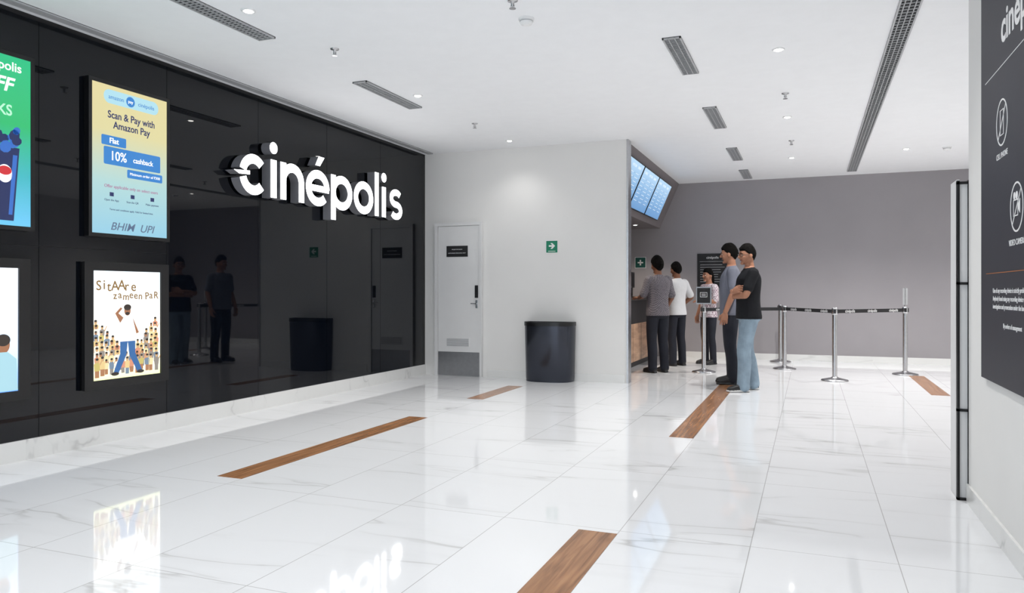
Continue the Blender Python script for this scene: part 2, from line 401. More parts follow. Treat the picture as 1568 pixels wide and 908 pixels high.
b.prism([(0.40,0.06),(0.61,0.06),(0.65,0.55),(0.36,0.55)],z,z+0.0005,e_cup); b.prism([(0.60,0.1),(0.575,0.1),(0.605,0.5),(0.635,0.5)],z+0.0006,z+0.001,e_cup2)
random.seed(3)
for k in range(26):
    a=random.uniform(0.38,0.64); c=random.uniform(0.53,0.68); r=random.uniform(0.02,0.045)
    b.ell(a,c,r,r*0.8,z+0.0003*(k%3),z+0.0006+0.0003*(k%3),random.choice([e_cup2,e_pale,e_cup,e_cup2]),9,random.uniform(0,1))
b.ell(0.55,0.37,0.05,0.06,z+0.0006,z+0.001,e_white); b.ell(0.55,0.39,0.045,0.03,z+0.0012,z+0.0016,e_red)
b.obj('digital_poster_display',LW(3.586-WU,1.565,-4.996))
random.seed(7)
WL,HL=0.78,0.955
def lightbox():
    b=MB(); b.box(0,WL,0,HL,0.001,0.03,m_blk,0.004)
    for x0,x1,y_0,y_1 in ((0,0.075,0,HL),(WL-0.08,WL,0,HL),(0.075,WL-0.08,0,0.065),(0.075,WL-0.08,HL-0.065,HL)):
        b.box(x0,x1,y_0,y_1,0.03,0.045,m_blk)
    return b
gp=gradmat('film_poster_ground',[(0,(232,240,170)),(0.12,(250,250,225)),(0.45,(255,253,240)),(1,(226,240,250))],1.5,0.06,0.9)
b=lightbox(); z=0.0305
b.rect(0.075,0.70,0.065,0.89,z,z+0.0005,gp); z+=0.001
e_or=E('title_ochre',(150,112,50),0.8); e_skin=E('print_skin',(178,120,84),0.8); e_jean=E('print_denim',(52,112,178),0.8); e_dk=E('print_dark',(50,38,30),0.8)
tit='SitAAre'; x=0.105
for i,ch in enumerate(tit):
    b.text(ch,x,0.775+0.008*math.sin(i*2),0.105,z,e_or,align='LEFT',bold=0.001,rot=0.06*math.sin(i*3)); x+=0.036 if ch in 'it' else 0.06
tit='zameen PaR'; x=0.255
for i,ch in enumerate(tit):
    b.text(ch,x,0.70+0.007*math.sin(i*2.4),0.08,z,e_or,align='LEFT',bold=0.001,rot=0.07*math.sin(i*2)); x+={'m':0.060,' ':0.02}.get(ch,0.043)
pal=[E('crowd%d'%i,c,0.95) for i,c in enumerate([(214,172,122),(176,122,84),(234,206,144),(150,142,134),(222,150,120),(120,140,160),(250,244,230),(206,190,110),(240,228,176)])]
def kid(cx,cy,s,zz):
    tc=random.choice(pal[2:]); sk=random.choice(pal[:2]+pal[:1]); lg=random.choice([pal[3],pal[5],pal[1]])
    b.prism([(cx-0.013*s,cy-0.075*s),(cx+0.013*s,cy-0.075*s),(cx+0.014*s,cy-0.03*s),(cx-0.014*s,cy-0.03*s)],zz,zz+0.0001,lg)
    b.prism([(cx-0.016*s,cy-0.038*s),(cx+0.016*s,cy-0.038*s),(cx+0.020*s,cy),(cx+0.008*s,cy+0.008*s),(cx-0.008*s,cy+0.008*s),(cx-0.020*s,cy)],zz+0.0001,zz+0.0002,tc)
    b.ell(cx,cy+0.018*s,0.010*s,0.013*s,zz+0.0002,zz+0.0003,sk,10); b.ell(cx,cy+0.026*s,0.010*s,0.007*s,zz+0.0003,zz+0.0004,e_dk,10)
    if random.random()<0.3: b.prism([(cx+0.016*s,cy),(cx+0.034*s,cy+0.03*s),(cx+0.038*s,cy+0.026*s),(cx+0.020*s,cy-0.008*s)],zz+0.0002,zz+0.0003,sk)
zz=z
for row in range(7,-1,-1):
    for k in range(13):
        cx=0.105+0.046*k+random.uniform(-.008,.008); cyy=0.19+0.042*row+random.uniform(-.008,.008)
        lim=0.22+0.30*min(1,abs(cx-0.385)/0.28)
        if cx>0.68 or cyy>lim: continue
        kid(cx,cyy,random.uniform(1.05,1.45),zz)
    zz+=0.0003
z2=zz+0.0004
b.prism([(0.325,0.33),(0.445,0.33),(0.455,0.48),(0.43,0.545),(0.34,0.545),(0.315,0.48)],z2,z2+0.0003,e_white)
b.prism([(0.315,0.345),(0.385,0.345),(0.372,0.24),(0.30,0.10),(0.255,0.11),(0.315,0.25)],z2,z2+0.0004,e_jean)
b.prism([(0.455,0.345),(0.385,0.345),(0.398,0.24),(0.475,0.10),(0.52,0.11),(0.455,0.25)],z2,z2+0.0004,e_jean)
b.prism([(0.315,0.49),(0.345,0.53),(0.30,0.565),(0.335,0.60),(0.32,0.612),(0.27,0.565)],z2,z2+0.0005,e_skin)
b.prism([(0.455,0.48),(0.43,0.53),(0.465,0.40),(0.49,0.41)],z2,z2+0.0005,e_skin)
b.ell(0.382,0.585,0.030,0.040,z2,z2+0.0005,e_skin); b.ell(0.382,0.610,0.034,0.024,z2+0.0006,z2+0.001,e_dk); b.ell(0.382,0.562,0.02,0.012,z2+0.0006,z2+0.001,e_dk)
b.ell(0.27,0.10,0.035,0.014,z2,z2+0.0005,e_dk); b.ell(0.505,0.10,0.035,0.014,z2,z2+0.0005,e_dk)
b.obj('poster_lightbox',LW(3.97,0.42,-4.996))
b=lightbox(); z=0.0305
gq=gradmat('blue_poster_ground',[(0,(90,150,240)),(0.3,(190,220,255)),(1,(240,246,255))],1.5,0.06,0.9)
b.rect(0.075,0.70,0.065,0.89,z,z+0.0005,gq); z+=0.001
b.ell(0.60,0.38,0.045,0.06,z,z+0.0004,e_skin); b.ell(0.60,0.41,0.048,0.04,z+0.0005,z+0.0008,e_dk); b.prism([(0.50,0.07),(0.70,0.07),(0.69,0.28),(0.63,0.33),(0.57,0.33),(0.52,0.28)],z,z+0.0005,e_pale); b.ell(0.35,0.40,0.05,0.07,z,z+0.0004,e_skin)
b.prism([(0.24,0.07),(0.46,0.07),(0.44,0.28),(0.39,0.33),(0.31,0.33),(0.26,0.28)],z,z+0.0003,e_blue)
b.obj('poster_lightbox',LW(3.48+0.08-WL,0.42,-4.996))

# ------------------------------------------------------------ door on back wall
b=MB()
dw=0.71; xo=-4.825
b.box(0,dw,0,2.10,0.001,0.02,m_door)
b.box(0,0.045,0,2.10,0.02,0.05,m_door); b.box(dw-0.03,dw,0,2.10,0.02,0.05,m_door); b.box(0.045,dw-0.03,2.055,2.10,0.02,0.05,m_door)
b.box(0.050,dw-0.035,0.006,2.05,0.02,0.034,m_door,0.002)
b.box(0.052,dw-0.037,0.008,0.33,0.034,0.036,m_steel2)
b.box(0.17,0.53,0.40,0.53,0.034,0.038,m_door)
for k in range(6): b.box(0.185,0.515,0.412+0.018*k,0.42+0.018*k,0.038,0.044,m_grille)
b.box(0.18,0.50,1.63,1.78,0.034,0.04,m_blkm)
b.text('AUTHORISED PERSONNEL ONLY',0.34,1.68,0.018,0.0405,m_wt); b.text('PROJECTOR ROOM',0.34,1.73,0.018,0.0405,m_wt)
b.box(0.61,0.655,1.07,1.24,0.034,0.052,m_blk,0.004)
b.box(0.617,0.648,0.93,1.04,0.034,0.042,m_steel,0.002); b.box(0.555,0.64,0.985,1.0,0.06,0.07,m_steel,0.002); b.box(0.625,0.64,0.985,1.0,0.042,0.07,m_steel)
b.obj('door_1',BW(xo,0,YB))

m_green=M('exit_sign_green',(10,128,96),0.4,var=0.03)
def exit_sign(x,z,y,s=0.165,mat=m_green):
    b=MB(); b.box(-s/2,s/2,-s/2,s/2,0.001,0.006,m_wt)
    b.box(-s/2+0.006,s/2-0.006,-s/2+0.006,s/2-0.006,0.006,0.0075,mat)
    a=0.75; q=[(-0.045,0.012),(0.005,0.012),(-0.02,0.042),(0.008,0.042),(0.05,0.0),(0.008,-0.042),(-0.02,-0.042),(0.005,-0.012),(-0.045,-0.012)]
    b.prism([(x*a*1.2,y*a*1.2+0.01) for x,y in q],0.0075,0.0085,m_wt)
    b.box(-0.05,0.05,-0.062,-0.055,0.0075,0.0085,m_wt)
    b.obj('exit_direction_sign',BW(x,z,y))
exit_sign(-3.13,1.74,YB)
b=MB(); s=0.2; b.box(-s/2,s/2,-s/2,s/2,0.001,0.006,m_wt); b.box(-s/2+.008,s/2-.008,-s/2+.008,s/2-.008,0.006,0.0075,M('dark_green',(20,82,74),0.4))
b.box(-0.012,0.012,-0.05,0.05,0.0075,0.009,m_wt); b.box(-0.05,0.05,-0.012,0.012,0.0075,0.009,m_wt)
b.obj('first_aid_sign',BW(-2.85,1.68,13.5))

# ------------------------------------------------------------ litter bin
m_bin=M('bin_painted_steel',(62,65,74),0.2,metal=0.7,var=0.05)
b=MB()
def halfring(a,bb,n=40):
    pts=[]
    for i in range(n+1):
        t=math.pi+math.pi*i/n
        ct,st=math.cos(t),math.sin(t)
        pts.append((a*math.copysign(abs(ct)**0.72,ct),bb*math.copysign(abs(st)**0.72,st)))
    return pts
prof=[(0.315,0.27,0.0),(0.315,0.27,0.03),(0.318,0.272,0.035),(0.333,0.287,0.72)]
vs=[];fs=[]
for a,bb,z in prof: vs+=[(x,y,z) for x,y in halfring(a,bb)]
n=41
for k in range(len(prof)-1):
    for i in range(n): fs.append((k*n+i,k*n+(i+1)%n,(k+1)*n+(i+1)%n,(k+1)*n+i))
b.add(vs,fs,m_bin,True); b.add(vs,[tuple(range(n-1,-1,-1))],m_blk)
ro=halfring(0.338,0.292); ri=halfring(0.30,0.25)
vs=[(x,y,0.715) for x,y in ro]+[(x,y,0.765) for x,y in ro]+[(x,y-0.012,0.765) for x,y in ri]+[(x,y-0.012,0.70) for x,y in ri]
fs=[]
for r in range(3):
    for i in range(n): fs.append((r*n+i,r*n+(i+1)%n,(r+1)*n+(i+1)%n,(r+1)*n+i))
b.add(vs,fs,m_blk); b.add(vs,[tuple(range(3*n,4*n))],m_blkm)
b.obj('litter_bin',Matrix.Translation((-3.135,YB-0.02,0.0)))

# ------------------------------------------------------------ concession
b=MB()
y0,y1=YB+0.17,13.1
b.box(-3.1,-2.52,y0,y1,0,0.08,m_blkm); b.box(-3.1,-2.5,y0,y1,0.08,0.66,m_woodc)
for k in range(1,6): 
    yy=y0+(y1-y0)*k/6; b.box(-2.501,-2.498,yy-0.003,yy+0.003,0.08,0.66,m_seam)
b.box(-3.1,-2.51,y0,y1,0.66,1.02,m_blkm); b.box(-3.14,-2.46,y0,y1,1.02,1.06,m_blk,0.004)
b.obj('concession_counter')
m_scr=M('till_screen',(150,190,220),0.3,es=0.8)
def till(y):
    b=MB(); b.box(-0.1,0.1,-0.1,0.1,0,0.02,m_blk,0.004); b.box(-0.02,0.02,-0.03,0.03,0.02,0.2,m_blk)
    b.box(-0.015,0.02,-0.17,0.17,0.16,0.42,m_blk,0.005); b.box(0.0202,0.0212,-0.15,0.15,0.18,0.40,m_blkm)
    b.box(-0.0165,-0.0155,-0.15,0.15,0.18,0.40,m_scr)
    b.obj('cash_register',Matrix.Translation((-2.75,y,1.06)))
till(11.2); till(12.3)
m_popc=M('popcorn',(240,205,110),0.8,es=0.0,var=0.25,vscale=60,bump=0.8,bscale=80)
b=MB()
b.box(-0.25,0.25,-0.3,0.3,0,0.12,m_blk,0.005); b.box(-0.25,0.25,-0.3,0.3,0.66,0.75,m_blk,0.005)
for sx in (-1,1):
    for sy in (-1,1): b.box(sx*0.235-0.012,sx*0.235+0.012,sy*0.285-0.012,sy*0.285+0.012,0.12,0.66,m_steel)
b.lathe(0,0,[(0.22,0.12),(0.22,0.2),(0.16,0.28),(0.08,0.33)],m_popc,20)
b.obj('popcorn_warmer',Matrix.Translation((-2.82,10.1,1.06)))
sl=Vector((0.34,0,0.78)).normalized(); nz=Vector((0,1,0)).cross(sl)
m_menu=gradmat('menu_board_content',[(0,(92,140,190)),(0.5,(130,172,212)),(1,(176,208,234))],1.0,0.0,0.62)
for ym in (9.55,10.66,11.77):
    b=MB(); w,h=1.07,0.63
    b.box(0,w,0,h,0.0,0.04,m_blk,0.004); b.rect(0.015,w-0.015,0.015,h-0.015,0.0405,0.041,m_menu)
    e_m=E('menu_white',(225,238,250),0.9); e_m2=E('menu_navy',(90,130,185),0.8)
    for c in range(3):
        xx=0.08+0.33*c
        b.text(('COMBOS','POPCORN','DRINKS')[c],xx,0.55,0.05,0.0415,e_m,align='LEFT')
        for r in range(7): b.rect(xx,xx+0.18+0.04*((r*c)%2),0.463-0.055*r,0.470-0.055*r,0.0412,0.0418,e_m); b.rect(xx+0.24,xx+0.27,0.463-0.055*r,0.470-0.055*r,0.0412,0.0418,e_m2)
    org=Vector((-2.5,ym,2.29))+sl*0.10
    b.obj('menu_board_screen',frame(org,(0,1,0),sl,nz))
m_org=M('orange_line',(176,104,52),0.5)
b=MB(); b.box(0,0.52,0,0.6,0.001,0.012,m_blkm)
b.text('cinépolis',0.26,0.53,0.06,0.0125,m_wt)
b.box(0.04,0.48,0.46,0.463,0.012,0.0127,m_wt)
for k in range(8): b.box(0.05,0.05+random.uniform(0.3,0.42),0.402-0.042*k,0.406-0.042*k,0.012,0.0127,m_wt)
b.obj('notice_board',BW(-1.84,1.22,13.5))

# ------------------------------------------------------------ rules panel on right wall
m_pan=M('rules_panel_black',(48,48,56),0.5,var=0.04,spec=0.3)
b=MB(); b.box(0,1.5,0,2.0,0.001,0.02,m_pan,0.002); z=0.0205
PY=4.32; PZ=0.73
def P(y,zz): return PY-y, zz-PZ
x,y=P(3.90,2.31); b.text('cinépolis',x,y,0.20,z,m_wt,align='LEFT',bold=0.004)
x0,y0_=P(4.22,2.15); b.box(x0,1.4,y0_,y0_+0.003,0.02,z+0.001,m_wt)
def ringi(cx,cy,r):
    b.ribbon([(cx+r*math.cos(2*math.pi*i/48),cy+r*math.sin(2*math.pi*i/48)) for i in range(48)],0.007,0.02,z+0.001,m_wt,closed=True)
    c=r*0.707; b.ribbon([(cx-c,cy-c),(cx+c,cy+c)],0.006,0.02,z+0.001,m_wt)
cx,cy_=P(3.885,1.90); ringi(cx,cy_,0.10)
b.ribbon([(cx-0.03,cy_-0.055),(cx+0.03,cy_-0.055),(cx+0.03,cy_+0.055),(cx-0.03,cy_+0.055)],0.006,0.02,z+0.001,m_wt,closed=True)
b.text('CELL PHONE',cx,cy_-0.145,0.036,z,m_wt)
cx,cy_=P(3.63,1.50); ringi(cx,cy_,0.10)
b.ribbon([(cx-0.05,cy_-0.035),(cx+0.02,cy_-0.035),(cx+0.02,cy_+0.03),(cx-0.05,cy_+0.03)],0.006,0.02,z+0.001,m_wt,closed=True)
b.prism([(cx+0.025,cy_-0.01),(cx+0.055,cy_-0.03),(cx+0.055,cy_+0.03),(cx+0.025,cy_+0.01)],0.02,z+0.001,m_wt)
for dx in (-0.035,0.003): b.ell(cx+dx,cy_+0.048,0.016,0.016,0.02,z+0.001,m_wt,16)
b.text('VIDEO CAMERA',cx,cy_-0.145,0.036,z,m_wt)
cx,cy_=P(3.30,1.90); ringi(cx,cy_,0.10); b.text('SMOKING',cx,cy_-0.145,0.036,z,m_wt)
x0,yy=P(4.20,1.235); b.box(x0,1.4,yy,yy+0.003,0.02,z+0.001,m_org)
x0,yy=P(4.06,1.155)
for k,t in enumerate(('Use of any recording device is strictly prohibited inside the auditorium.','Anybody found using any recording device will be liable','investigation and prosecution under the law.')):
    b.text(t,x0,yy-0.036*k,0.031,z,m_wt,align='LEFT',bold=0.0)
x0,yy=P(3.86,1.0); b.text('By orders of management',x0,yy,0.03,z,m_wt,align='LEFT',bold=0.0)
b.obj('rules_information_panel',RW(PY,PZ,0.81))

# framed folding partition near the corner
b=MB()
b.box(0.76,0.775,4.80,4.99,0.0,1.775,m_door,0.002)
m_bf=M('black_metal_frame',(26,26,28),0.35,metal=0.5)
x0,x1=0.757,0.815
for (a,c) in ((x0,x0+0.013),(x1-0.006,x1)): b.box(a,c,4.765,4.80,0.0,1.765,m_bf)
for z0 in (0.0,0.49,1.19,1.745): b.box(x0,x1,4.765,4.80,z0,z0+0.014,m_bf)
b.box(x0+0.013,x1-0.006,4.78,4.795,0.014,1.745,m_door)
b.obj('folded_partition_frame')

# ------------------------------------------------------------ queue barriers
def post(x,y,extra=None):
    b=MB()
    b.lathe(0,0,[(0.165,0.0),(0.168,0.008),(0.16,0.018),(0.10,0.032),(0.045,0.045),(0.034,0.055)],m_steel,40)
    b.lathe(0,0,[(0.031,0.045),(0.031,0.855)],m_steel,28)
    b.lathe(0,0,[(0.034,0.855),(0.037,0.86),(0.037,0.935),(0.033,0.942),(0.02,0.945)],m_steel,28)
    for k in range(4):
        a=k*math.pi/2; c,s=math.cos(a),math.sin(a)
        b.box(c*0.038-0.006-0.008*abs(s),c*0.038+0.006+0.008*abs(s),s*0.038-0.006-0.008*abs(c),s*0.038+0.006+0.008*abs(c),0.872,0.925,m_blk)
    if extra=='sign':
        b.lathe(0,0,[(0.012,0.94),(0.012,0.99)],m_steel,16)
        b.box(-0.11,0.11,-0.012,0.008,0.975,1.225,m_steel2,0.003); b.box(-0.092,0.092,-0.0135,-0.0122,0.993,1.207,m_blkm)
        for q0,q1,q2,q3 in ((-0.05,0.05,1.075,1.081),(-0.05,0.05,1.139,1.145),(-0.05,-0.044,1.075,1.145),(0.044,0.05,1.075,1.145),(-0.03,0.03,1.095,1.102),(-0.03,0.03,1.116,1.123)):
            b.box(q0,q1,-0.0145,-0.0136,q2,q3,m_wt)
    if extra=='blade':
        b.lathe(0,0,[(0.012,0.94),(0.012,0.97)],m_steel,16); b.box(-0.006,0.006,-0.02,0.02,0.965,1.21,m_steel,0.002); b.box(-0.03,0.03,-0.006,0.004,0.97,1.2,m_grille,0.002)
    b.obj('queue_barrier_post',Matrix.Translation((x,y,0)))
posts=[(-1.41,11.0),(-0.35,11.9),(-0.45,13.1),(0.30,10.57),(1.23,11.69)]
for (x,y),e in zip(posts,('sign',None,None,None,'blade')): post(x,y,e)
m_belt=M('belt_webbing',(22,22,25),0.7,var=0.1,vscale=80)
def belt(p,q):
    p=Vector((*p,0.898)); q=Vector((*q,0.898)); d=q-p; L=d.length; d.normalize()
    nrm=d.cross(Vector((0,0,1)))
    if nrm.y>0: d=-d; p,q=q,p; nrm=-nrm
    b=MB(); b.box(0.045,L-0.045,-0.024,0.024,-0.001,0.001,m_belt)
    x=0.3
    while x<L-0.2: b.text('cinépolis',x,0,0.055,0.0016,m_wt,bold=0.0006,ext=0.0002); x+=0.45
    b.obj('barrier_belt',frame(p,d,(0,0,1),d.cross(Vector((0,0,1)))))
belt(posts[1],posts[3]); belt(posts[3],posts[4]); belt(posts[1],posts[2]); belt(posts[0],posts[1])

# ------------------------------------------------------------ people
def cat(L,sub=4):
    out=[]; n=len(L)
    for i in range(n-1):
        p0,p1,p2,p3=L[max(i-1,0)],L[i],L[i+1],L[min(i+2,n-1)]
        for k in range(sub):
            t=k/sub
            out.append([0.5*((2*b)+(-a+c)*t+(2*a-5*b+4*c-d)*t*t+(-a+3*b-3*c+d)*t**3) for a,b,c,d in zip(p0,p1,p2,p3)])
    out.append(list(L[-1])); return out
def tube(pts,rad,seg=16,sub=4,flat=1.0,fdir=None):
    L=cat([list(p)+[r] for p,r in zip(pts,rad)],sub)
    P_=[Vector(a[:3]) for a in L]; R_=[a[3] for a in L]
    def cap(p,t,r): return [(p+t*r*math.sin(a),r*max(0.05,math.cos(a))) for a in (0.5,1.0,1.4)]
    t0=(P_[0]-P_[1]).normalized(); t1=(P_[-1]-P_[-2]).normalized()
    a=cap(P_[0],t0,R_[0])[::-1]; c=cap(P_[-1],t1,R_[-1])
    P_=[x[0] for x in a]+P_+[x[0] for x in c]; R_=[x[1] for x in a]+R_+[x[1] for x in c]
    v=[];f=[]; up=None
    for i,p in enumerate(P_):
        t=(P_[min(i+1,len(P_)-1)]-P_[max(i-1,0)]).normalized()
        if up is None:
            up=(fdir if fdir is not None else (Vector((0,1,0)) if abs(t.y)<0.9 else Vector((1,0,0))))
        up=(up-t*up.dot(t)).normalized(); sd=t.cross(up)
        for k in range(seg):
            an=2*math.pi*k/seg; v.append(p+sd*R_[i]*math.cos(an)+up*R_[i]*flat*math.sin(an))
    m=len(P_)
    for i in range(m-1):
        for k in range(seg):
            j=(k+1)%seg; f.append((i*seg+k,i*seg+j,(i+1)*seg+j,(i+1)*seg+k))
    f.append(tuple(range(seg-1,-1,-1))); f.append(tuple(range((m-1)*seg,m*seg)))
    return v,f
def loftz(rings,seg=32,sub=3,pw=0.85):
    L=cat([list(r) for r in rings],sub); v=[];f=[]
    for z,hx,hy,cx,cy in L:
        for k in range(seg):
            a=2*math.pi*k/seg; c,s=math.cos(a),math.sin(a)
            v.append(Vector((cx+hx*math.copysign(abs(c)**pw,c),cy+hy*math.copysign(abs(s)**pw,s),z)))
    for i in range(len(L)-1):
        for k in range(seg):
            j=(k+1)%seg; f.append((i*seg+k,i*seg+j,(i+1)*seg+j,(i+1)*seg+k))
    f.append(tuple(range(seg-1,-1,-1))); f.append(tuple(range((len(L)-1)*seg,len(L)*seg)))
    return v,f
def sph(c,r,fn=None,nu=28,nv=20):
    v=[];f=[]
    v.append(Vector((0,0,1)))
    for i in range(1,nv):
        ph=math.pi*i/nv
        for k in range(nu):
            a=2*math.pi*k/nu; v.append(Vector((math.sin(ph)*math.cos(a),math.sin(ph)*math.sin(a),math.cos(ph))))
    v.append(Vector((0,0,-1)))
    for k in range(nu): f.append((0,1+k,1+(k+1)%nu))
    for i in range(nv-2):
        for k in range(nu):
            j=(k+1)%nu; f.append((1+i*nu+k,1+(i+1)*nu+k,1+(i+1)*nu+j,1+i*nu+j))
    l=len(v)-1
    for k in range(nu): f.append((l,1+(nv-2)*nu+(k+1)%nu,1+(nv-2)*nu+k))
    c=Vector(c)
    if fn: v=[c+fn(p) for p in v]
    else:
        v=[c+Vector((p.x*r[0],p.y*r[1],p.z*r[2])) for p in v]
    return v,f
def mk(parts,voxel,smooth=3):
    V=[];F=[]
    for v,f in parts:
        o=len(V); V+=v; F+=[tuple(i+o for i in q) for q in f]
    me=bpy.data.meshes.new('tmp'); me.from_pydata(V,[],F); me.update()
    bm=bmesh.new(); bm.from_mesh(me); bmesh.ops.recalc_face_normals(bm,faces=bm.faces); bm.to_mesh(me); bm.free()
    o=bpy.data.objects.new('tmp',me); COL.objects.link(o)
    r=o.modifiers.new('r','REMESH'); r.mode='VOXEL'; r.voxel_size=voxel
    s=o.modifiers.new('s','SMOOTH'); s.factor=0.5; s.iterations=smooth
    bpy.context.view_layer.update(); dg=bpy.context.evaluated_depsgraph_get()
    m2=bpy.data.meshes.new_from_object(o.evaluated_get(dg))
    vv=[v.co.copy() for v in m2.vertices]; ff=[tuple(p.vertices) for p in m2.polygons]
    bpy.data.objects.remove(o); bpy.data.meshes.remove(me); bpy.data.meshes.remove(m2)
    return vv,ff
def hand(W,d,n,t,curl=1.0):
    W=Vector(W); d=Vector(d).normalized(); n=Vector(n); n=(n-d*n.dot(d)).normalized(); t=Vector(t); t=(t-d*t.dot(d)-n*t.dot(n)).normalized()
    parts=[]
    v=[];f=[];seg=20; rows=[(-0.03,0.026,0.021),(0.0,0.027,0.019),(0.03,0.036,0.017),(0.06,0.041,0.015),(0.088,0.040,0.012),(0.096,0.036,0.008)]
    for a,w,h in rows:
        for k in range(seg):
            an=2*math.pi*k/seg; c,s=math.cos(an),math.sin(an)
            v.append(W+d*a+t*w*math.copysign(abs(c)**.8,c)+n*h*math.copysign(abs(s)**.8,s))
    for i in range(len(rows)-1):
        for k in range(seg): j=(k+1)%seg; f.append((i*seg+k,i*seg+j,(i+1)*seg+j,(i+1)*seg+k))
    f.append(tuple(range(seg-1,-1,-1))); f.append(tuple(range((len(rows)-1)*seg,len(rows)*seg)))
    parts.append((v,f))
    for off,L,cu,fan in ((0.031,0.070,0.8,0.10),(0.0105,0.080,0.95,0.03),(-0.0105,0.074,1.05,-0.03),(-0.030,0.057,1.2,-0.12)):
        p=W+d*0.08+t*off; pts=[p]; ang=0.0; dd=(d+t*fan).normalized()
        p=p+dd*0.012; pts.append(p)
        for fr,a in ((0.45,0.35),(0.30,0.55),(0.25,0.35)):
            ang+=a*cu*curl; q=dd*math.cos(ang)+n*math.sin(ang); p=p+q*L*fr; pts.append(p)
        parts.append(tube(pts,[0.0095,0.0095,0.0088,0.0082,0.0068],12,3))
    p=W+d*0.022+t*0.022; q=(d*0.75+t*0.65+n*0.25).normalized(); pts=[p,p+q*0.035]; q2=(d*0.9+t*0.3+n*0.45*curl).normalized(); pts.append(pts[-1]+q2*0.030); q3=(d*0.95+t*0.05+n*0.6*curl).normalized(); pts.append(pts[-1]+q3*0.026)
    parts.append(tube(pts,[0.016,0.013,0.0105,0.008],12,3))
    return parts
def sstep(a,b,x):
    t=max(0,min(1,(x-a)/(b-a))); return t*t*(3-2*t)
def person(name,loc,face,H,mats,arms,legs,headyaw=0,headpitch=0,sleeve=0.72,hair='short',glasses=False,female=False,voxel=0.0065,girth=1.0,hemz=0.84):
    parts={k:[] for k in ('shirt','pants','skin','hair','shoe','sole')}
    g=girth; sw=0.95 if female else 1.0
    parts['shirt'].append(loftz([(hemz-0.004,0.170*g,0.124*g,0,0.0),(hemz+0.03,0.174*g,0.128*g,0,0),(0.93,0.168*g,0.124*g,0,0.004),(1.03,0.158*g*sw,0.118*g,0,0.008),(1.13,0.160*g*sw,0.120*g,0,0.010),
        (1.23,0.172*g*sw,0.124*g,0,0.006),(1.31,0.182*g*sw,0.118*g,0,0),(1.365,0.178*g*sw,0.102,0,-0.006),(1.405,0.135,0.080,0,-0.01),(1.435,0.082,0.064,0,-0.008),(1.448,0.066,0.060,0,-0.006)]))
    parts['pants'].append(loftz([(0.80,0.12,0.095,0,-0.004),(0.84,0.150*g,0.108*g,0,-0.006),(0.90,0.155*g,0.112*g,0,-0.006),(0.96,0.145*g,0.10*g,0,0)]))
    for sgn,(knee,ankle,toe) in ((1,legs[0]),(-1,legs[1])):
        hip=Vector((sgn*0.083,-0.004,0.88)); knee=Vector(knee); ankle=Vector(ankle)
        tw=mats.get('legw',1.0)
        mid=hip.lerp(knee,0.5)+Vector((sgn*0.004,0.006,0)); mid2=knee.lerp(ankle,0.4)+Vector((0,-0.012,0))
        parts['pants'].append(tube([hip,mid,knee,mid2,ankle+Vector((0,-0.006,0.02)),ankle+Vector((0,-0.008,-0.015))],[0.090*g,0.082*g,0.064*tw,0.062*tw,0.058*tw,0.060*tw],20,4))
        td=Vector(toe); td.z=0; td.normalize(); sd=Vector((td.y,-td.x,0)); base=Vector((ankle.x,ankle.y,0))
        def shoe(rows,fz0):
            v=[];f=[];seg=16
            for a,w,h in rows:
                for k in range(seg):
                    an=2*math.pi*k/seg; c,s=math.cos(an),math.sin(an)
                    v.append(base+td*a+sd*w*math.copysign(abs(c)**.75,c)+Vector((0,0,fz0+h*(0.5+0.5*math.copysign(abs(s)**.75,s)))))
            for i in range(len(rows)-1):
                for k in range(seg): j=(k+1)%seg; f.append((i*seg+k,i*seg+j,(i+1)*seg+j,(i+1)*seg+k))
            f.append(tuple(range(seg-1,-1,-1))); f.append(tuple(range((len(rows)-1)*seg,len(rows)*seg)))
            return v,f
        parts['shoe'].append(shoe([(-0.072,0.022,0.045),(-0.060,0.034,0.055),(-0.03,0.039,0.070),(0.03,0.040,0.085),(0.08,0.044,0.070),(0.13,0.046,0.056),(0.165,0.038,0.046),(0.185,0.018,0.032)],0.014))
        parts['sole'].append(shoe([(-0.080,0.026,0.024),(-0.066,0.038,0.026),(0.0,0.041,0.026),(0.09,0.049,0.026),(0.15,0.048,0.026),(0.18,0.034,0.026),(0.194,0.016,0.026)],0.0))
    hands=[]
    for sgn,arm in ((1,arms[0]),(-1,arms[1])):
        sh=Vector((sgn*0.162*sw,-0.008,1.372)); el=Vector(arm[0]); wr=Vector(arm[1])
        parts['skin'].append(tube([sh,sh.lerp(el,0.5),el,el.lerp(wr,0.3),wr],[0.046,0.044,0.037,0.038,0.027],16,4))
        e=sh.lerp(el,sleeve)
        parts['shirt'].append(tube([sh+Vector((-sgn*0.03,0,0.0)),sh+Vector((sgn*0.006,0,-0.006)),sh.lerp(e,0.5),e],[0.060,0.066,0.060,0.060],20,4))
        hands+=hand(wr,arm[2],arm[3],arm[4],arm[5] if len(arm)>5 else 1.0)
    parts['skin'].append(tube([(0,-0.014,1.40),(0,-0.008,1.46),(0,0.004,1.53)],[0.060,0.053,0.052],18,3))
    HCt=Vector((0,0.018,1.586))
    R=Matrix.Rotation(math.radians(headyaw),3,'Z')@Matrix.Rotation(math.radians(headpitch),3,'X')
    def rt(vf,c=None):
        v,f=vf; return [HCt+R@(p) for p in v],f
    def hf(p,k=1.0):
        x,y,z=p.x*0.076,p.y*0.097,p.z*0.117
        if p.z<0:
            q=-p.z; x*=1-0.34*q**1.6
            if p.y<0: y*=1-0.42*q
            else: y*=1-0.05*q
        return Vector((x*k,y*k,z*k))
    parts['skin'].append(rt(sph((0,0,0),None,hf)))
    parts['skin'].append(rt(tube([(0,0.086,0.022),(0,0.099,0.002),(0,0.108,-0.020)],[0.008,0.010,0.013],12,3)))
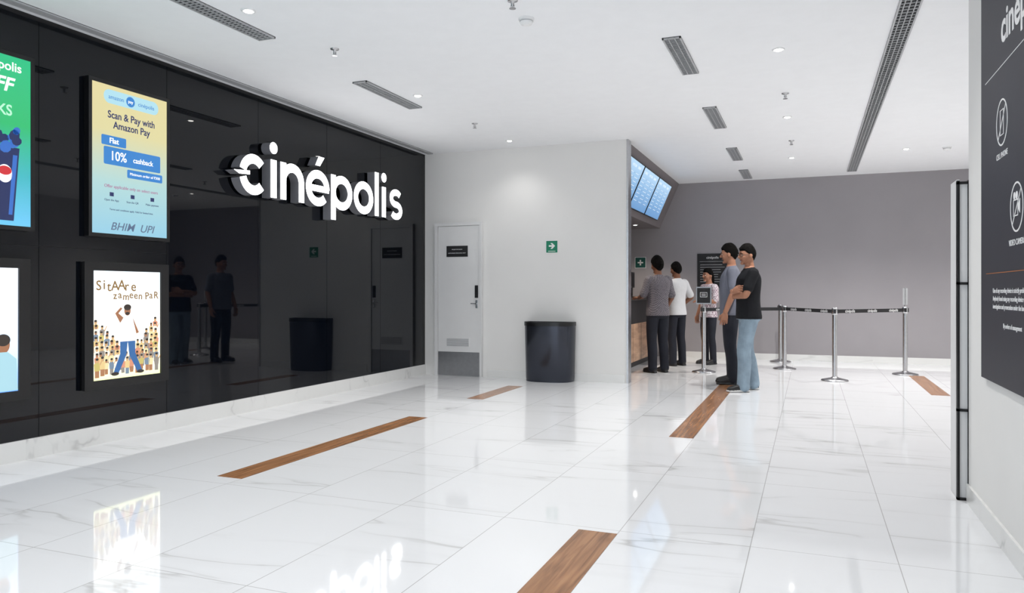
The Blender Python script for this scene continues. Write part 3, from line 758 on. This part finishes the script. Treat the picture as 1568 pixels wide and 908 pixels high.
    parts['skin'].append(rt(sph((0,0.070,-0.090),(0.026,0.024,0.018))))
    parts['skin'].append(rt(sph((0,0.078,0.026),(0.048,0.016,0.012))))
    for s_ in (-1,1):
        parts['skin'].append(rt(sph((s_*0.082,-0.002,-0.012),(0.012,0.019,0.030),None,14,10)))
        parts['skin'].append(rt(sph((s_*0.040,0.062,-0.025),(0.022,0.022,0.02),None,14,10)))
    bush={'short':1.11,'bushy':1.20,'long':1.13}[hair]
    # hair cap: hairline on the forehead, sideburns by the ears, down to the nape at the back
    def hairf(p):
        y=p.y
        if y>0.60: T_=0.50
        elif y>0.30: T_=0.50-(0.60-y)/0.30*0.28
        elif y>0.0: T_=0.22-(0.30-y)/0.30*0.22
        else: T_=0.0-(-y)*(0.72 if hair!='bushy' else 0.95)
        k=sstep(T_-0.10,T_+0.05,p.z)
        sc=0.86+(bush-0.86)*k
        nn=mnoise.noise(Vector(p)*5+Vector((H*9,0,0)))*0.06*k+mnoise.noise(Vector(p)*14)*0.05*k
        q=hf(p,1.0)
        if p.z>0:
            q.z*=1.0+0.07*k
            q.y+=0.006*k*max(0,p.y)
        return q*(sc+nn)
    parts['hair'].append(rt(sph((0,-0.002,0.004),None,hairf,56,42)))
    if hair=='long':
        parts['hair'].append(rt(loftz([(-0.20,0.05,0.022,0,-0.085),(-0.12,0.062,0.03,0,-0.085),(-0.03,0.072,0.04,0,-0.07),(0.04,0.07,0.04,0,-0.05)])))
    allp=[p for k in parts for p in parts[k]]
    V,F=mk(allp,voxel,3)
    bv={}
    for k in parts:
        if not parts[k]: continue
        vv=[];ff=[]
        for v,f in parts[k]:
            o=len(vv); vv+=v; ff+=[tuple(i+o for i in q) for q in f]
        bv[k]=BVHTree.FromPolygons(vv,ff)
    order=['shirt','pants','skin','hair','shoe','sole']
    hv,hfc=mk(hands,0.0028,2)
    B=MB()
    idx={k:B.mi(mats[k]) for k in order}
    B.v=[tuple(v) for v in V]
    for f in F:
        c=Vector((0,0,0))
        for i in f: c+=V[i]
        c/=len(f); best=None;bd=1e9
        for k in order:
            z=c.z
            if k in('shoe','sole') and z>0.2: continue
            if k=='hair' and z<1.3: continue
            if k=='pants' and z>1.1: continue
            if k=='shirt' and (z<0.7 or z>1.47): continue
            r=bv[k].find_nearest(c,0.06)
            if r[0] is not None and r[3]-(0.003 if k=='hair' else 0)<bd: bd=r[3]; best=k
        if best=='shirt' and c.z<hemz+0.002: best='pants'
        elif best=='pants' and c.z>hemz+0.002: best='shirt'
        if best in('shirt','skin') and abs(c.x)<0.10 and 1.36<c.z<1.50:
            best='shirt' if c.z<1.44+c.y*-0.15 else 'skin'
        B.f.append(f); B.m.append(idx[best or 'skin']); B.sm.append(True)
    B.add(hv,hfc,mats['skin'],True)
    def addf(vf,mat): v,f=rt(vf); B.add(v,f,mat,True)
    m_eye=M('eye_white',(225,220,215),0.3,var=0.01); m_iris=M('eye_iris',(30,20,15),0.2,var=0.1); m_lip=M('lip_tone',(128,72,64),0.5,var=0.05)
    for s_ in (-1,1):
        addf(sph((s_*0.030,0.0765,0.004),(0.014,0.0125,0.0085),None,14,10),m_eye)
        addf(sph((s_*0.030,0.0855,0.004),(0.0055,0.0045,0.0055),None,12,8),m_iris)
        addf(tube([(s_*0.014,0.0925,0.026),(s_*0.030,0.092,0.031),(s_*0.048,0.080,0.025)],[0.003,0.0038,0.002],8,3),mats['hair'])
    addf(tube([(-0.022,0.0815,-0.055),(0,0.0915,-0.053),(0.022,0.0815,-0.055)],[0.0035,0.006,0.0035],10,4),m_lip)
    if glasses:
        for s_ in (-1,1):
            c=Vector((s_*0.034,0.100,0.003)); pts=[c+Vector((0.024*math.cos(a),-abs(0.010*math.cos(a)) if s_*math.cos(a)>0 else 0,0.018*math.sin(a))) for a in [2*math.pi*i/20 for i in range(21)]]
            addf(tube(pts,[0.0022]*21,6,1),m_blk)
            addf(tube([(s_*0.057,0.092,0.006),(s_*0.080,0.03,0.006),(s_*0.086,-0.01,0.008)],[0.0022]*3,6,3),m_blk)
        addf(tube([(-0.010,0.102,0.006),(0,0.106,0.009),(0.010,0.102,0.006)],[0.002]*3,6,3),m_blk)
    f=Vector((face[0],face[1],0)).normalized(); r=Vector((f.y,-f.x,0)); s=H/1.71
    mm=frame((loc[0],loc[1],0),r*s,f*s,Vector((0,0,s)))
    B.obj(name,mm)

skinA=M('skin_tone_a',(168,120,96),0.55,var=0.06,vscale=12,spec=0.3)
skinB=M('skin_tone_b',(126,86,66),0.55,var=0.06,vscale=12,spec=0.3)
hairm=M('black_hair',(14,12,11),0.85,var=0.3,vscale=60,bump=0.6,bscale=120,spec=0.1)
denim=M('light_denim',(132,151,166),0.85,var=0.2,vscale=7,bump=0.7,bscale=14)
blackt=M('black_tshirt_cotton',(22,23,27),0.85,var=0.15,vscale=6,bump=0.7,bscale=12,spec=0.25)
greyt=M('blue_grey_shirt_cotton',(112,115,128),0.85,var=0.08,vscale=6,bump=0.7,bscale=12)
darkp=M('dark_trousers',(38,40,48),0.85,var=0.1,vscale=6,bump=0.7,bscale=12,spec=0.25)
whitet=M('white_shirt_cotton',(208,208,210),0.85,var=0.04,vscale=6,bump=0.7,bscale=12)
shoeB=M('black_shoe_leather',(26,26,28),0.5,var=0.1)
soleW=M('white_shoe_sole',(205,205,205),0.6,var=0.03)
chk=checkmat('checked_shirt_cotton',(72,68,74),(134,128,134),(96,92,98),70)
pinkc=checkmat('patterned_top_cotton',(206,190,196),(150,130,140),(225,220,222),36)
down=lambda s,y=0.0,b=0.04:((s*0.232,-0.035+y,1.12),(s*0.245,0.02+b+y,0.875),(s*-0.02,0.12,-1),(-s,0.1,0),(0,1,0),0.9)
crossR=((0.225,0.085,1.135),(-0.055,0.195,1.165),(-0.85,-0.50,0.20),(-0.4,-1,0),(0,0.1,1),0.6)
crossL=((-0.225,0.085,1.125),(0.03,0.165,1.105),(0.98,-0.15,0.05),(0.1,-1,0),(0,0.1,1),0.5)
stand=(((0.098,0.012,0.48),(0.105,-0.012,0.085),(0.12,1,0)),((-0.098,0.012,0.48),(-0.105,-0.012,0.085),(-0.12,1,0)))
step=(((0.10,0.00,0.48),(0.115,-0.07,0.085),(0.25,1,0)),((-0.10,0.08,0.485),(-0.13,0.10,0.085),(-0.15,1,0)))
person('standing_man',(-0.66,9.15),(-1,-0.32),1.70,dict(shirt=blackt,pants=denim,skin=skinA,hair=hairm,shoe=shoeB,sole=soleW,legw=1.25),(crossR,crossL),step,headyaw=14,headpitch=-4,glasses=True,voxel=0.006,girth=1.10)
person('standing_man',(-0.92,9.78),(-1,-0.15),1.75,dict(shirt=greyt,pants=darkp,skin=skinA,hair=hairm,shoe=shoeB,sole=shoeB,legw=1.1),(down(1),down(-1,0.02)),stand,headyaw=-10,headpitch=-6,sleeve=0.8,girth=1.05)
person('standing_man',(-2.02,10.75),(-0.75,0.75),1.65,dict(shirt=chk,pants=darkp,skin=skinB,hair=hairm,shoe=shoeB,sole=shoeB,legw=1.15),(((0.24,-0.02,1.13),(0.235,0.14,0.93),(0,0.6,-0.8),(-1,0,0),(0,0.8,0.6),0.9),((-0.235,0.04,1.14),(-0.16,0.26,1.10),(0.1,1,0.1),(0,0,-1),(1,0,0),0.8)),stand,headpitch=-8,hair='bushy',sleeve=0.9,girth=1.05)
person('standing_man',(-1.93,11.85),(-0.8,0.6),1.61,dict(shirt=whitet,pants=darkp,skin=skinB,hair=hairm,shoe=shoeB,sole=shoeB,legw=1.1),(((0.27,-0.06,1.14),(0.21,0.12,0.98),(-0.3,0.8,-0.4),(-1,0,-.2),(0,0.5,0.8),0.9),down(-1,0.03)),stand,headpitch=-6,sleeve=0.85)
person('standing_woman',(-1.50,12.3),(-0.7,-0.7),1.52,dict(shirt=pinkc,pants=darkp,skin=skinA,hair=hairm,shoe=shoeB,sole=shoeB),(down(1),((-0.23,0.03,1.13),(-0.12,0.23,1.12),(0.5,0.8,0.2),(0,0,-1),(1,0,0),0.9)),stand,hair='long',female=True,sleeve=0.9)

# ------------------------------------------------------------ world + camera
w=bpy.data.worlds.new('World'); scene.world=w; w.use_nodes=True
bg=w.node_tree.nodes['Background']; bg.inputs[0].default_value=(0.82,0.91,1.0,1); bg.inputs[1].default_value=1.8
cam=bpy.data.cameras.new('camera'); cam.lens=26.4; cam.sensor_width=36; cam.shift_y=-7/1568
co=bpy.data.objects.new('camera',cam); COL.objects.link(co)
co.location=(0,0,1.15); co.rotation_euler=(math.radians(90),0,math.radians(21.63))
cam.clip_start=0.05
scene.camera=co
